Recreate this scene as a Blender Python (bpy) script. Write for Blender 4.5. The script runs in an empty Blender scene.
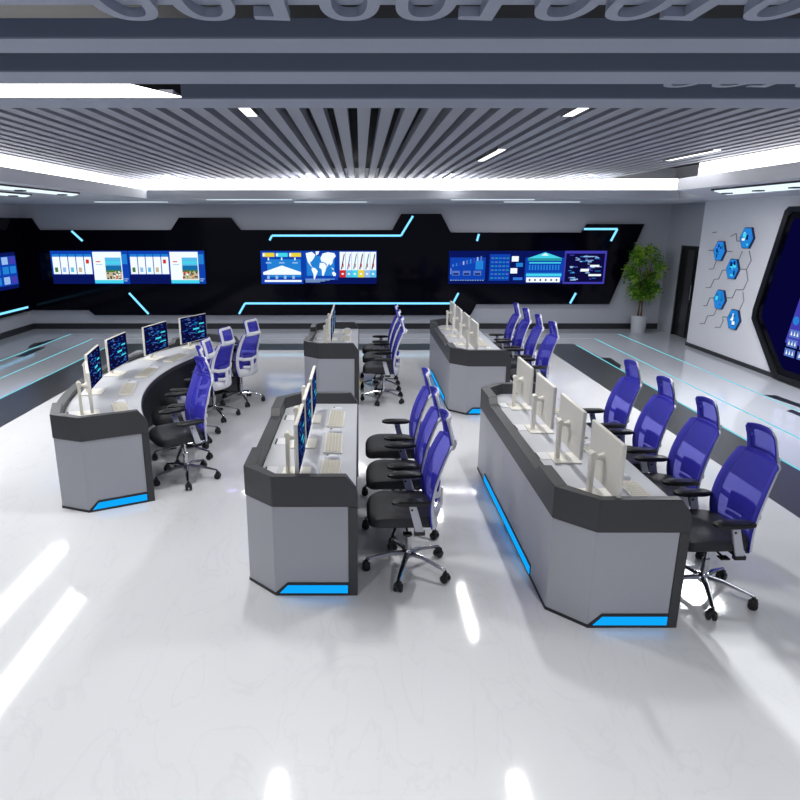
import bpy, bmesh, math, random
from mathutils import Vector, Matrix
random.seed(7)
SC = bpy.context.scene
COL = SC.collection
PI = math.pi
R = math.radians

# ------------------------------------------------------------------ materials
def srgb(r, g, b):
    f = lambda c: (c/12.92 if c <= .04045 else ((c+.055)/1.055)**2.4)
    return (f(r/255), f(g/255), f(b/255), 1)

def mat(name, col, rough=.5, metal=0, coat=0, spec=.5, noise=0, nscale=40, bump=0):
    m = bpy.data.materials.new(name); m.use_nodes = True
    nt = m.node_tree; p = nt.nodes['Principled BSDF']
    p.inputs['Base Color'].default_value = col
    p.inputs['Roughness'].default_value = rough
    p.inputs['Metallic'].default_value = metal
    p.inputs['Coat Weight'].default_value = coat
    p.inputs['Specular IOR Level'].default_value = spec
    if noise or bump:
        tc = nt.nodes.new('ShaderNodeTexCoord')
        n = nt.nodes.new('ShaderNodeTexNoise'); n.inputs['Scale'].default_value = nscale
        n.inputs['Detail'].default_value = 4
        nt.links.new(tc.outputs['Object'], n.inputs['Vector'])
        if noise:
            mx = nt.nodes.new('ShaderNodeMix'); mx.data_type = 'RGBA'
            mx.inputs[6].default_value = tuple(c*(1-noise) for c in col[:3])+(1,)
            mx.inputs[7].default_value = tuple(min(1, c*(1+noise)) for c in col[:3])+(1,)
            nt.links.new(n.outputs['Fac'], mx.inputs[0])
            nt.links.new(mx.outputs[2], p.inputs['Base Color'])
        if bump:
            b = nt.nodes.new('ShaderNodeBump'); b.inputs['Strength'].default_value = bump
            b.inputs['Distance'].default_value = .003
            nt.links.new(n.outputs['Fac'], b.inputs['Height'])
            nt.links.new(b.outputs['Normal'], p.inputs['Normal'])
    return m

def emit(name, col, s=1.0):
    m = bpy.data.materials.new(name); m.use_nodes = True
    nt = m.node_tree; nt.nodes.clear()
    e = nt.nodes.new('ShaderNodeEmission'); o = nt.nodes.new('ShaderNodeOutputMaterial')
    e.inputs[0].default_value = col; e.inputs[1].default_value = s
    nt.links.new(e.outputs[0], o.inputs[0])
    return m

def mesh_fabric(name, col, opacity):
    m = bpy.data.materials.new(name); m.use_nodes = True
    nt = m.node_tree; p = nt.nodes['Principled BSDF']; out = nt.nodes['Material Output']
    p.inputs['Base Color'].default_value = col; p.inputs['Roughness'].default_value = .7
    t = nt.nodes.new('ShaderNodeBsdfTransparent'); mx = nt.nodes.new('ShaderNodeMixShader')
    t.inputs[0].default_value = srgb(200, 200, 245)
    mx.inputs[0].default_value = opacity
    nt.links.new(t.outputs[0], mx.inputs[1]); nt.links.new(p.outputs[0], mx.inputs[2])
    nt.links.new(mx.outputs[0], out.inputs[0])
    return m

M = {}
M['panel'] = mat('light grey console panel', srgb(174, 175, 182), .38, noise=.03, nscale=60)
M['collar'] = mat('charcoal console rim', srgb(60, 60, 63), .45, noise=.04, nscale=50)
M['dark'] = mat('dark grey trim', srgb(38, 39, 43), .45)
M['inner'] = mat('dark inner panel', srgb(50, 51, 55), .5)
M['worktop'] = mat('pale grey worktop', srgb(200, 201, 206), .5, noise=.02, nscale=20)
M['led'] = emit('cyan blue console light', srgb(14, 166, 252), 1.05)
M['ivory'] = mat('ivory monitor plastic', srgb(240, 236, 225), .4, noise=.03, nscale=25)
M['ivory2'] = mat('pale keycap plastic', srgb(214, 208, 192), .5)
M['white'] = mat('white plastic', srgb(236, 236, 240), .3)
M['blackp'] = mat('black plastic', srgb(18, 18, 20), .45)
M['leather'] = mat('black leather seat', srgb(40, 40, 44), .58, bump=.15, nscale=180)
M['chrome'] = mat('polished metal', srgb(200, 200, 205), .14, metal=1)
M['silver'] = mat('silver grey arm post', srgb(205, 206, 214), .35)
M['mesh'] = mesh_fabric('blue mesh weave', srgb(84, 80, 228), .36)
M['meshd'] = mat('blue fabric border', srgb(62, 60, 188), .7)
M['lumbar'] = mat('blue lumbar pad', srgb(56, 54, 166), .6)
M['wall'] = mat('grey painted wall', srgb(176, 179, 188), .55, noise=.02, nscale=3)
M['wallr'] = mat('light grey wall lining', srgb(238, 238, 243), .5, noise=.02, nscale=3)
M['base'] = mat('dark skirting', srgb(40, 41, 44), .3)
M['gloss'] = mat('glossy black wall glass', srgb(5, 4, 15), .08, spec=.12)
M['soffit'] = mat('soffit paint', srgb(196, 199, 207), .55)
M['slat'] = mat('grey ceiling slats', srgb(148, 151, 163), .5, noise=.03, nscale=8)
M['void'] = mat('black ceiling void', srgb(12, 12, 15), .8)
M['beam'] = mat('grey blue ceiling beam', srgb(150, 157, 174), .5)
M['beam_shade'] = mat('beam face with painted shade', srgb(112, 121, 142), .5)  # beam colour darkened: the shade on the upright faces is painted in
M['cove'] = emit('white cove light', (1, .99, .985, 1), 5.0)
M['lamp'] = emit('white lamp diffuser', (1, 1, 1, 1), 2.5)
M['grille'] = emit('cool white ceiling panel light', srgb(225, 242, 250), 1.2)
M['line'] = emit('ice blue wall light', srgb(120, 205, 250), 1.5)
M['fline'] = emit('cyan floor light', srgb(120, 222, 240), .95)
M['frame'] = mat('black display frame', srgb(14, 14, 17), .35)
M['door'] = mat('black door', srgb(22, 22, 24), .35)
M['doorg'] = mat('dark grey door leaf', srgb(58, 58, 62), .3)
M['pot'] = mat('pale grey glazed pot', srgb(196, 198, 204), .25)
M['soil'] = mat('soil', srgb(50, 36, 26), .9, noise=.3)
M['bark'] = mat('brown stem', srgb(96, 70, 48), .8, noise=.2)
M['leaf'] = mat('green leaf', srgb(92, 150, 40), .45, noise=.25, nscale=3)
M['leaf2'] = mat('bright leaf', srgb(170, 208, 66), .45, noise=.2, nscale=3)
M['leaf3'] = mat('deep leaf', srgb(52, 100, 34), .45)
M['groove'] = mat('grey hexagon trim', srgb(140, 140, 148), .4)
M['hexside'] = mat('blue hexagon housing', srgb(20, 40, 90), .3)
M['slot'] = mat('black cable slot', srgb(10, 10, 12), .6)
# display colours
def E(name, r, g, b, s=1.0):
    M[name] = emit('display '+name, srgb(r, g, b), s)
E('navy', 10, 22, 92); E('royal', 16, 66, 176); E('azure', 36, 130, 214); E('cyan', 70, 214, 236)
E('paper', 236, 244, 248, 1.1); E('teal', 40, 150, 160); E('yellow', 238, 214, 60); E('red', 214, 44, 40)
E('sky', 90, 190, 236); E('sea', 24, 110, 170); E('town', 196, 184, 150); E('tree', 70, 120, 60)
E('ink', 14, 12, 60); E('steel', 88, 118, 196); E('violet', 66, 62, 176); E('mist', 150, 190, 236)
E('deep', 16, 16, 62, .8); E('glow', 54, 120, 220)

# floor ------------------------------------------------------------------
def floor_material():
    m = bpy.data.materials.new('white marble floor'); m.use_nodes = True
    nt = m.node_tree; N = nt.nodes; L = nt.links; p = N['Principled BSDF']
    g = N.new('ShaderNodeNewGeometry'); sx = N.new('ShaderNodeSeparateXYZ'); L.new(g.outputs['Position'], sx.inputs[0])
    def mth(op, a, b=None):
        n = N.new('ShaderNodeMath'); n.operation = op
        for i, v in enumerate((a, b)):
            if v is None: continue
            if isinstance(v, (int, float)): n.inputs[i].default_value = v
            else: L.new(v, n.inputs[i])
        return n.outputs[0]
    xs = mth('ABSOLUTE', mth('ADD', sx.outputs[0], .34)); y = sx.outputs[1]
    a = mth('MAXIMUM', mth('SUBTRACT', xs, 4.06), mth('SUBTRACT', y, 12.4))
    b = mth('MAXIMUM', mth('SUBTRACT', xs, 4.78), mth('SUBTRACT', y, 13.1))
    band = mth('MULTIPLY', mth('GREATER_THAN', a, 0), mth('LESS_THAN', b, 0))
    outer = mth('GREATER_THAN', b, 0)
    # veins
    nz = N.new('ShaderNodeTexNoise'); nz.inputs['Scale'].default_value = 1.5; nz.inputs['Detail'].default_value = 7
    nz.inputs['Distortion'].default_value = 1.6
    mp = N.new('ShaderNodeMapping'); mp.inputs['Rotation'].default_value = (0, 0, .6); mp.inputs['Scale'].default_value = (1.6, .7, 1)
    L.new(g.outputs['Position'], mp.inputs[0]); L.new(mp.outputs[0], nz.inputs['Vector'])
    v = mth('ABSOLUTE', mth('SUBTRACT', nz.outputs['Fac'], .5))
    vr = N.new('ShaderNodeValToRGB'); L.new(v, vr.inputs[0])
    vr.color_ramp.elements[0].position = 0; vr.color_ramp.elements[0].color = (.765, .765, .78, 1)
    vr.color_ramp.elements[1].position = .02; vr.color_ramp.elements[1].color = (.83, .83, .84, 1)
    n2 = N.new('ShaderNodeTexNoise'); n2.inputs['Scale'].default_value = 1.7; n2.inputs['Detail'].default_value = 3
    L.new(g.outputs['Position'], n2.inputs['Vector'])
    mxa = N.new('ShaderNodeMix'); mxa.data_type = 'RGBA'; mxa.inputs[7].default_value = (.80, .80, .815, 1)
    L.new(n2.outputs['Fac'], mxa.inputs[0]); L.new(vr.outputs[0], mxa.inputs[6])
    m1 = N.new('ShaderNodeMix'); m1.data_type = 'RGBA'; m1.inputs[7].default_value = srgb(196, 199, 206)
    L.new(outer, m1.inputs[0]); L.new(mxa.outputs[2], m1.inputs[6])
    m2 = N.new('ShaderNodeMix'); m2.data_type = 'RGBA'; m2.inputs[7].default_value = srgb(70, 71, 74)
    L.new(band, m2.inputs[0]); L.new(m1.outputs[2], m2.inputs[6])
    L.new(m2.outputs[2], p.inputs['Base Color'])
    L.new(mth('ADD', mth('MULTIPLY', band, .22), .07), p.inputs['Roughness']); p.inputs['Specular IOR Level'].default_value = .45
    return m
M['floor'] = floor_material()

# ------------------------------------------------------------------ mesh builder
class MB:
    def __init__(s): s.v = []; s.f = []; s.m = []; s.T = None
    def add(s, vs, fs, mi=0):
        o = len(s.v)
        s.v += [tuple(s.T @ Vector(v)) if s.T else tuple(v) for v in vs]
        s.f += [tuple(i+o for i in f) for f in fs]; s.m += [mi]*len(fs)
    def box(s, a, b, mi=0):
        x0, y0, z0 = a; x1, y1, z1 = b
        s.add([(x0,y0,z0),(x1,y0,z0),(x1,y1,z0),(x0,y1,z0),(x0,y0,z1),(x1,y0,z1),(x1,y1,z1),(x0,y1,z1)],
              [(3,2,1,0),(4,5,6,7),(0,1,5,4),(1,2,6,5),(2,3,7,6),(3,0,4,7)], mi)
        return s
    def prism(s, lower, upper, mi=0, capmi=None):      # two loops of 3-D points
        n = len(lower)
        s.add(list(lower)+list(upper), [(i,(i+1)%n,n+(i+1)%n,n+i) for i in range(n)], mi)
        s.add(list(upper), [tuple(range(n))], mi if capmi is None else capmi)
        s.add(list(lower), [tuple(reversed(range(n)))], mi)
        return s
    def plan(s, pts, z0, z1, mi=0):
        return s.prism([(x,y,z0) for x,y in pts], [(x,y,z1) for x,y in pts], mi)
    def ribbon(s, outer, inner, zb, zt, mi=0):
        n = len(outer)
        if not isinstance(zb, (list, tuple)): zb = [zb]*n
        if not isinstance(zt, (list, tuple)): zt = [zt]*n
        vs = []
        for i in range(n):
            o, q = outer[i], inner[i]
            vs += [(o[0],o[1],zb[i]),(o[0],o[1],zt[i]),(q[0],q[1],zt[i]),(q[0],q[1],zb[i])]
        fs = []
        for i in range(n-1):
            for k in range(4):
                fs.append((i*4+k, i*4+(k+1)%4, i*4+4+(k+1)%4, i*4+4+k))
        fs += [(0,1,2,3), tuple(4*(n-1)+k for k in (3,2,1,0))]
        s.add(vs, fs, mi); return s
    def tube(s, pts, rad, n=10, mi=0, closed=False, sq=(1,1), up=None):
        pts = [Vector(p) for p in pts]; N = len(pts)
        rad = rad if isinstance(rad, (list, tuple)) else [rad]*N
        vs = []; ref = Vector(up) if up else None
        for i, p in enumerate(pts):
            if closed: t = pts[(i+1)%N]-pts[i-1]
            else: t = pts[min(i+1,N-1)]-pts[max(i-1,0)]
            t.normalize()
            if ref is None or abs(ref.normalized().dot(t)) > .98:
                ref = Vector((0,0,1)) if abs(t.z) < .9 else Vector((1,0,0))
            u = (ref - t*ref.dot(t)).normalized(); w = t.cross(u)
            if not up: ref = u
            for k in range(n):
                a = 2*PI*k/n
                vs.append(p + u*math.cos(a)*rad[i]*sq[0] + w*math.sin(a)*rad[i]*sq[1])
        fs = []
        for i in range(N if closed else N-1):
            j = (i+1)%N
            for k in range(n):
                fs.append((i*n+k, i*n+(k+1)%n, j*n+(k+1)%n, j*n+k))
        if not closed:
            fs += [tuple(reversed(range(n))), tuple((N-1)*n+k for k in range(n))]
        s.add(vs, fs, mi); return s
    def lathe(s, prof, c=(0,0,0), n=24, mi=0):
        vs = []; fs = []
        for r, z in prof:
            for k in range(n):
                a = 2*PI*k/n; vs.append((c[0]+r*math.cos(a), c[1]+r*math.sin(a), c[2]+z))
        for i in range(len(prof)-1):
            for k in range(n):
                fs.append((i*n+k, i*n+(k+1)%n, (i+1)*n+(k+1)%n, (i+1)*n+k))
        fs += [tuple(reversed(range(n))), tuple((len(prof)-1)*n+k for k in range(n))]
        s.add(vs, fs, mi); return s
    def build(s, name, mats, parent=None, bevel=0, smooth=True, solid=0, sub=0):
        me = bpy.data.meshes.new(name)
        me.from_pydata([tuple(v) for v in s.v], [], s.f)
        if not isinstance(mats, (list, tuple)): mats = [mats]
        for k in mats: me.materials.append(M[k])
        me.polygons.foreach_set('material_index', s.m)
        bm = bmesh.new(); bm.from_mesh(me)
        bmesh.ops.remove_doubles(bm, verts=bm.verts, dist=1e-6)
        bmesh.ops.recalc_face_normals(bm, faces=bm.faces)
        bm.to_mesh(me); bm.free()
        if smooth:
            me.shade_smooth(); me.set_sharp_from_angle(angle=R(38))
        me.update()
        o = bpy.data.objects.new(name, me); COL.objects.link(o)
        if parent: o.parent = parent
        if sub:
            d = o.modifiers.new('sub', 'SUBSURF'); d.levels = sub; d.render_levels = sub
        if solid:
            d = o.modifiers.new('solid', 'SOLIDIFY'); d.thickness = solid; d.offset = 0
        if bevel:
            d = o.modifiers.new('bevel', 'BEVEL'); d.width = bevel; d.segments = 2
            d.limit_method = 'ANGLE'; d.angle_limit = R(40)
        return o

def empty(name, loc=(0,0,0), rz=0):
    o = bpy.data.objects.new(name, None); COL.objects.link(o)
    o.location = loc; o.rotation_euler = (0,0,rz); o.empty_display_size = .1
    return o
def tag(o, label=None, cat=None, group=None, kind=None):
    if label: o['label'] = label
    if cat: o['category'] = cat
    if group: o['group'] = group
    if kind: o['kind'] = kind
    return o
def kids(o): return [c for c in bpy.data.objects if c.parent == o]
def copy_tree(o, parent=None):
    c = o.copy(); COL.objects.link(c)
    if parent: c.parent = parent
    for ch in kids(o): copy_tree(ch, c)
    return c
def struct(mb, name, mats, **k):
    o = mb.build(name, mats, **k); o['kind'] = 'structure'; return o

# ------------------------------------------------------------------ room
XL, XR, XP, YB, YF = -7.75, 7.05, 6.70, 15.07, -2.5
SOF, COVE, SLATZ = 2.825, 2.972, 3.22
struct(MB().box((XL-.2, YF, -.1), (XR+.3, YB+.2, 0)), 'floor', 'floor')
struct(MB().box((XL, YB, 0), (XR, YB+.15, 3.6)), 'wall_back', 'wall')
struct(MB().box((XL-.15, YF, 0), (XL, YB+.15, 3.6)), 'wall_left', 'wall')
# right wall: a deep lining up to the door bay, then the recessed wall with the door
rw = MB(); rw.box((XP, YF, 0), (XR+.15, 12.95, 3.6))
struct(rw, 'wall_right', 'wallr', bevel=.01)
bay = MB(); bay.box((XR, 12.95, 0), (XR+.15, 13.52, 3.6)); bay.box((XR, 14.36, 0), (XR+.15, YB, 3.6))
bay.box((XR, 13.52, 1.95), (XR+.15, 14.36, 3.6))
struct(bay, 'wall_right_bay', 'wall')
struct(MB().box((XL-.15, YF, 3.6), (XR+.3, YB+.15, 3.7)), 'ceiling', 'void')
struct(MB().box((XL, YB-.02, 0), (XR, YB, .13)), 'baseboard_back', 'base')
struct(MB().box((XL, YF, 0), (XL+.02, YB-.02, .13)), 'baseboard_left', 'base')
struct(MB().box((XP-.015, YF, 0), (XP, 12.95, .07)), 'baseboard_right', 'base')
d = MB(); d.box((XR+.03, 13.52, 0), (XR+.09, 14.36, 1.95)); d.box((XR-.01, 13.52, 0), (XR+.03, 13.58, 1.95)); d.box((XR-.01, 14.30, 0), (XR+.03, 14.36, 1.95)); d.box((XR-.01, 13.52, 1.89), (XR+.03, 14.36, 1.95))
dr = struct(d, 'door_1', 'door')
MB().box((XR+.015, 13.80, .02), (XR+.03, 14.08, 1.87)).build('door_panel', 'doorg', dr)
MB().tube([(XR-.02, 13.70, .85), (XR-.02, 13.70, 1.15)], .012).build('door_handle', 'chrome', dr)

# suspended soffit around the room
sf = MB(); sf.plan([(XL, YF), (-3.70, YF), (-3.70, 11.65), (5.55, 11.65), (5.55, 10.75), (4.17, 8.83), (4.17, YF), (XR, YF), (XR, YB), (XL, YB)], SOF, COVE)
struct(sf, 'ceiling_soffit', 'soffit')
# slatted ceiling
sl = MB(); x = -4.42
while x < 4.72:
    sl.box((x, 4.95, SLATZ), (x+.1, 12.9, SLATZ+.1)); x += .176
struct(sl, 'ceiling_slats', 'slat')
# cross beams nearest the camera: a pale underside plate with an upright face coloured darker for its shade
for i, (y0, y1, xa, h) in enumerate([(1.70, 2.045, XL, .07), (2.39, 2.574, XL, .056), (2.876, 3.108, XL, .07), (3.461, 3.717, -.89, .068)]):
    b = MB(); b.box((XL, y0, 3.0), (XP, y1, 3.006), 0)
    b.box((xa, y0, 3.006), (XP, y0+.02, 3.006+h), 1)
    struct(b, 'ceiling_beam', ['beam', 'beam_shade'], smooth=False)
# numerals fixed to the beams
def numeral(ch, xc, yfar, z, H_, label):
    mb = MB()
    if ch == '0':
        W, n = .083, 40; e = 2/2.5; st = .034
        pt_ = lambda a, k: (math.copysign(abs(math.cos(a))**e, math.cos(a))*(W-k), math.copysign(abs(math.sin(a))**e, math.sin(a))*(H_/2-k)-H_/2)
        o_ = [pt_(2*PI*k/n, 0) for k in range(n)]; i_ = [pt_(2*PI*k/n, st) for k in range(n)]
        vs = [(x_, y_, 0) for x_, y_ in o_]+[(x_, y_, .026) for x_, y_ in o_]+[(x_, y_, .026) for x_, y_ in i_]+[(x_, y_, 0) for x_, y_ in i_]
        fs = []
        for k in range(n):
            j = (k+1) % n
            for q in range(4): fs.append((q*n+k, q*n+j, ((q+1) % 4)*n+j, ((q+1) % 4)*n+k))
        mb.add(vs, fs)
    else:
        mb.plan([(-.012, -H_), (.03, -H_), (.03, 0), (-.07, -.012), (-.07, -.045), (-.012, -.04)], 0, .026)
    o = mb.build('ceiling_numeral', 'beam'); o.location = (xc, yfar, z)
    tag(o, label, 'numeral', 'raised numerals under the ceiling beams')
ORD = ['first', 'second', 'third', 'fourth', 'fifth', 'sixth', 'seventh', 'eighth', 'ninth', 'tenth', 'eleventh']
row = [('0', -.64), ('0', -.42), ('1', -.225), ('0', -.017), ('0', .194), ('1', .3725), ('0', .586), ('0', .789), ('1', .967), ('0', 1.19)]
for i, (c, xx) in enumerate(row):
    numeral(c, xx*.985-.012, 2.095, 2.973, .34, 'grey raised numeral %s, %s from the left in the row at the top edge' % ({'0': 'zero', '1': 'one'}[c], ORD[i]))
for i, (c, xx) in enumerate([('0', 1.49), ('0', 1.71), ('1', 1.885), ('0', 2.09)]):
    numeral(c, xx-.045, 3.22, 3.0065, .30, 'grey raised numeral %s, %s from the left peeping over the second beam' % ({'0': 'zero', '1': 'one'}[c], ORD[i]))

# cove lights
def lamp_box(a, b, name, key, label, cat, group=None):
    return tag(MB().box(a, b).build(name, key), label, cat, group)
lamp_box((-4.56, 4.9, COVE), (-4.50, 13.06, 3.24), 'cove_light', 'cove', 'long white cove light above the left soffit', 'cove light')
lamp_box((-4.50, 13.0, COVE), (6.60, 13.06, 3.24), 'cove_light', 'cove', 'long white cove light above the soffit along the back wall', 'cove light')
lamp_box((4.86, 3.0, COVE), (4.92, 9.7, 3.24), 'cove_light', 'cove', 'long white cove light above the right soffit', 'cove light')
cl = MB().plan([(-6.5, 4.02), (-1.50, 4.02), (-1.42, 4.2), (-1.13, 4.75), (-6.5, 4.75)], 3.2, 3.22).build('ceiling_light', 'cove')
tag(cl, 'bright white light panel with slanted end above the beams at left', 'ceiling light')

# slot lights between the slats
def slot_light(xc, y0, y1, label, w=.088):
    t = empty('slot_light', (xc, (y0+y1)/2, SLATZ-.012))
    tag(t, label, 'slot light', 'slot lights in the slatted ceiling')
    L = (y1-y0)/2
    h = MB(); h.ribbon([(-w/2-.008, -L), (-w/2-.008, L)], [(-w/2, -L), (-w/2, L)], 0, .03); h.ribbon([(w/2+.008, -L), (w/2+.008, L)], [(w/2, -L), (w/2, L)], 0, .03)
    h.box((-w/2-.008, -L, .02), (w/2+.008, L, .03))
    h.box((-.01, -L*.8, .03), (.01, -L*.8+.02, .395)); h.box((-.01, L*.8, .03), (.01, L*.8+.02, .395))
    h.build('housing', 'dark', t)
    MB().box((-w/2, -L, .004), (w/2, L, .018)).build('diffuser', 'lamp', t)
    return t
slot_light(-.84, 4.98, 5.40, 'short white slot light, left of centre beside the nearest beam')
slot_light(1.62, 4.98, 5.40, 'short white slot light, right of centre beside the nearest beam')
slot_light(1.61, 7.75, 9.1, 'white slot light in the middle of the slats, right of centre')
slot_light(4.09, 7.8, 9.05, 'white slot light near the right edge of the slatted ceiling')
slot_light(-.88, 11.5, 12.7, 'white slot light at the far end of the slats, left of centre')
slot_light(1.58, 11.5, 12.6, 'white slot light at the far end of the slats, right of centre')
slot_light(-3.34, 11.7, 12.75, 'white slot light at the far left end of the slats')
slot_light(4.02, 11.7, 12.5, 'white slot light at the far right end of the slats')

# linear lights in the back soffit and panel lights in the side soffits
for (x0, x1, yy, lb) in [(-2.75, -1.22, 11.95, 'thin white line light in the soffit edge above the map screens'),
                         (1.63, 3.12, 11.95, 'thin white line light in the soffit edge above the right wall screens'),
                         (-5.25, -3.8, 13.2, 'thin white line light in the back soffit above the left screens'),
                         (-1.3, .13, 13.2, 'thin white line light in the back soffit near the centre'),
                         (2.85, 4.35, 13.2, 'thin white line light in the back soffit toward the plant')]:
    lamp_box((x0, yy, SOF-.012), (x1, yy+.022, SOF), 'line_light', 'grille', lb, 'line light', 'line lights in the back soffit')
def panel_light(pts, nd, label):
    t = empty('panel_light', (0, 0, 0)); tag(t, label, 'panel light')
    MB().plan(pts, SOF-.02, SOF).build('housing', 'dark', t)
    cx = sum(p[0] for p in pts)/len(pts); cy = sum(p[1] for p in pts)/len(pts)
    MB().plan([(cx+(a-cx)*.93, cy+(b-cy)*.985) for a, b in pts], SOF-.03, SOF-.02).build('diffuser', 'grille', t)
    x0 = min(p[0] for p in pts)+.12; x1 = max(p[0] for p in pts)-.12; y0 = min(p[1] for p in pts)+.5; y1 = max(p[1] for p in pts)-.7
    for i in range(nd):
        yy = y0+(y1-y0)*i/(nd-1)
        MB().box(((x0+x1)/2-.05, yy-.05, SOF-.045), ((x0+x1)/2+.05, yy+.05, SOF-.03)).build('spot_head', 'dark', t)
panel_light([(4.42, 4.2), (4.42, 8.45), (5.22, 9.5), (5.22, 5.2)], 7, 'cool white panel light with dark spot heads in the right soffit')
panel_light([(-4.25, 5.2), (-4.25, 9.9), (-3.93, 9.4), (-3.93, 4.2)], 5, 'cool white panel light in the left soffit')
panel_light([(-5.15, 5.2), (-5.15, 10.3), (-4.8, 9.8), (-4.8, 4.2)], 5, 'cool white panel light in the left soffit beside the left wall')

# ------------------------------------------------------------------ back wall glass panel, light lines and displays
YG = 14.97
outline = [(-7.70, 2.53), (-7.44, 2.53), (-7.29, 2.27), (-4.29, 2.27), (-4.09, 2.54), (-2.92, 2.54), (-2.71, 2.27), (.73, 2.27), (.93, 2.62),
           (1.83, 2.62), (2.06, 2.215), (5.03, 2.215), (5.15, 2.40), (6.44, 2.40), (5.83, .594), (2.72, .594), (2.60, .336), (-6.23, .336), (-6.36, .454), (-7.70, .454)]
gp = empty('wall_glass_panel', (0, YG, 0)); tag(gp, 'glossy black stepped glass panel across the whole back wall', 'wall panel')
MB().prism([(a, .0, b) for a, b in outline], [(a, .09, b) for a, b in outline]).build('glass_sheet', 'gloss', gp, bevel=.006)
def wline(pts, w=.045):
    mb = MB()
    for (a, b) in zip(pts[:-1], pts[1:]):
        dx, dz = b[0]-a[0], b[1]-a[1]; l = math.hypot(dx, dz); nx, nz = -dz/l*w/2, dx/l*w/2
        q = [(a[0]+nx, a[1]+nz), (b[0]+nx, b[1]+nz), (b[0]-nx, b[1]-nz), (a[0]-nx, a[1]-nz)]
        mb.prism([(u, -.012, v) for u, v in q], [(u, -.0005, v) for u, v in q])
    return mb
def pw(x, y, Y=14.96):       # photo position of a mark on the wall -> wall coordinates
    f = 638.0; p = math.atan(176/f); u = (x-360)/f; v = (400-y)/f
    t = Y/(math.cos(p)+v*math.sin(p)); return (u*t, 2.4+t*(-math.sin(p)+v*math.cos(p)))
WL = [[(71.5, 231), (82.5, 241)], [(129, 293), (148.5, 314)], [(239, 314), (245, 303.4), (453, 303.4), (458.5, 293)],
      [(269.5, 240.3), (272, 235.6), (401, 235.6), (413, 216)], [(479, 234), (477, 241)], [(584, 229), (617.5, 229), (611, 241)], [(576, 293), (570, 303.5)]]
for pts in WL:
    wline([pw(*q) for q in pts]).build('light_line', 'line', gp)
# glass panel on the left wall
lp = empty('wall_glass_panel', (XL, 0, 0)); tag(lp, 'glossy black glass panel along the left wall', 'wall panel')
lo = [(14.95, 2.53), (4.0, 2.53), (4.0, .454), (14.95, .454)]
MB().prism([(.09, a, b) for a, b in lo], [(0, a, b) for a, b in lo]).build('glass_sheet', 'gloss', lp, bevel=.006)
MB().box((.09, 8.0, .53), (.102, 14.75, .575)).build('light_line', 'line', lp)

def display(name, origin, ux, w, h, items, label, group=None, uz=(0,0,1), off=.03):
    """origin = lower-left corner; ux = unit vector to the viewer's right; screen normal faces the room."""
    ux = Vector(ux); uz = Vector(uz); n = ux.cross(uz)        # towards the viewer
    t = empty(name, origin); tag(t, label, 'wall display', group)
    P = lambda a, b, d: tuple(ux*(a*w)+uz*(b*h)+n*d)
    mb = MB(); mb.prism([P(0,0,0), P(1,0,0), P(1,1,0), P(0,1,0)], [P(0,0,off), P(1,0,off), P(1,1,off), P(0,1,off)])
    mb.build('housing', 'frame', t)
    keys = []
    s = MB(); d = off+.001
    for k, poly in items:
        if k not in keys: keys.append(k)
        d += .0004
        s.add([P(a, b, d) for a, b in poly], [tuple(range(len(poly)))], keys.index(k))
    me = s.build('screen', keys, t, smooth=False)
    return t
def rc(x0, y0, x1, y1): return [(x0,y0),(x1,y0),(x1,y1),(x0,y1)]
rnd = random.Random(3)
def left_screen():
    it = [('royal', rc(0,0,1,1)), ('navy', rc(0,0,.54,.28))]
    for i in range(5):
        x0 = .02+i*.103
        it += [('azure', rc(x0,.82,x0+.092,.9)), ('paper', rc(x0,.30,x0+.092,.82)), (['tree','mist','sky','town','red'][i], rc(x0+.02,.36 if i < 4 else .62,x0+.06,.5 if i < 4 else .74))]
    it += [('paper', rc(.545,.02,.915,.97)), ('cyan', rc(.545,.02,.915,.12)), ('red', rc(.58,.66,.64,.69)), ('mist', rc(.58,.58,.66,.6)), ('sky', rc(.70,.55,.905,.8)), ('cyan', rc(.70,.62,.905,.68)), ('sea', rc(.70,.42,.905,.56)),
           ('town', rc(.70,.14,.905,.36)), ('tree', rc(.70,.36,.905,.42))]
    for i in range(26):
        a = rnd.uniform(.70,.885); b = rnd.uniform(.14,.34)
        it.append((rnd.choice(['tree','paper','town','ink','red']), rc(a,b,a+.02,b+.05)))
    it += [('mist', rc(.93,.14,.985,.17)), ('mist', rc(.93,.08,.97,.11)), ('azure', rc(.92,.6,.99,.9))]
    return it
def bank_screen():
    it = [('royal', rc(0,0,1,1)), ('azure', rc(.15,.2,.95,.75))]
    for i, k in enumerate(['yellow','cyan','yellow']):
        x0 = .05+i*.315
        it += [(k, rc(x0,.82,x0+.28,.94)), ('paper', rc(x0,.84,x0+.05,.92)), ('paper', rc(x0+.12,.72,x0+.15,.8)), ('mist', rc(x0+.07,.62,x0+.2,.66))]
    it += [('paper', [(.05,.36),(.95,.36),(.5,.56)]), ('paper', rc(.05,.28,.95,.36)), ('paper', rc(.08,.06,.96,.12))]
    for i in range(4): it.append(('mist', rc(.14+i*.2,.15,.2+i*.2,.25)))
    return it
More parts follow.
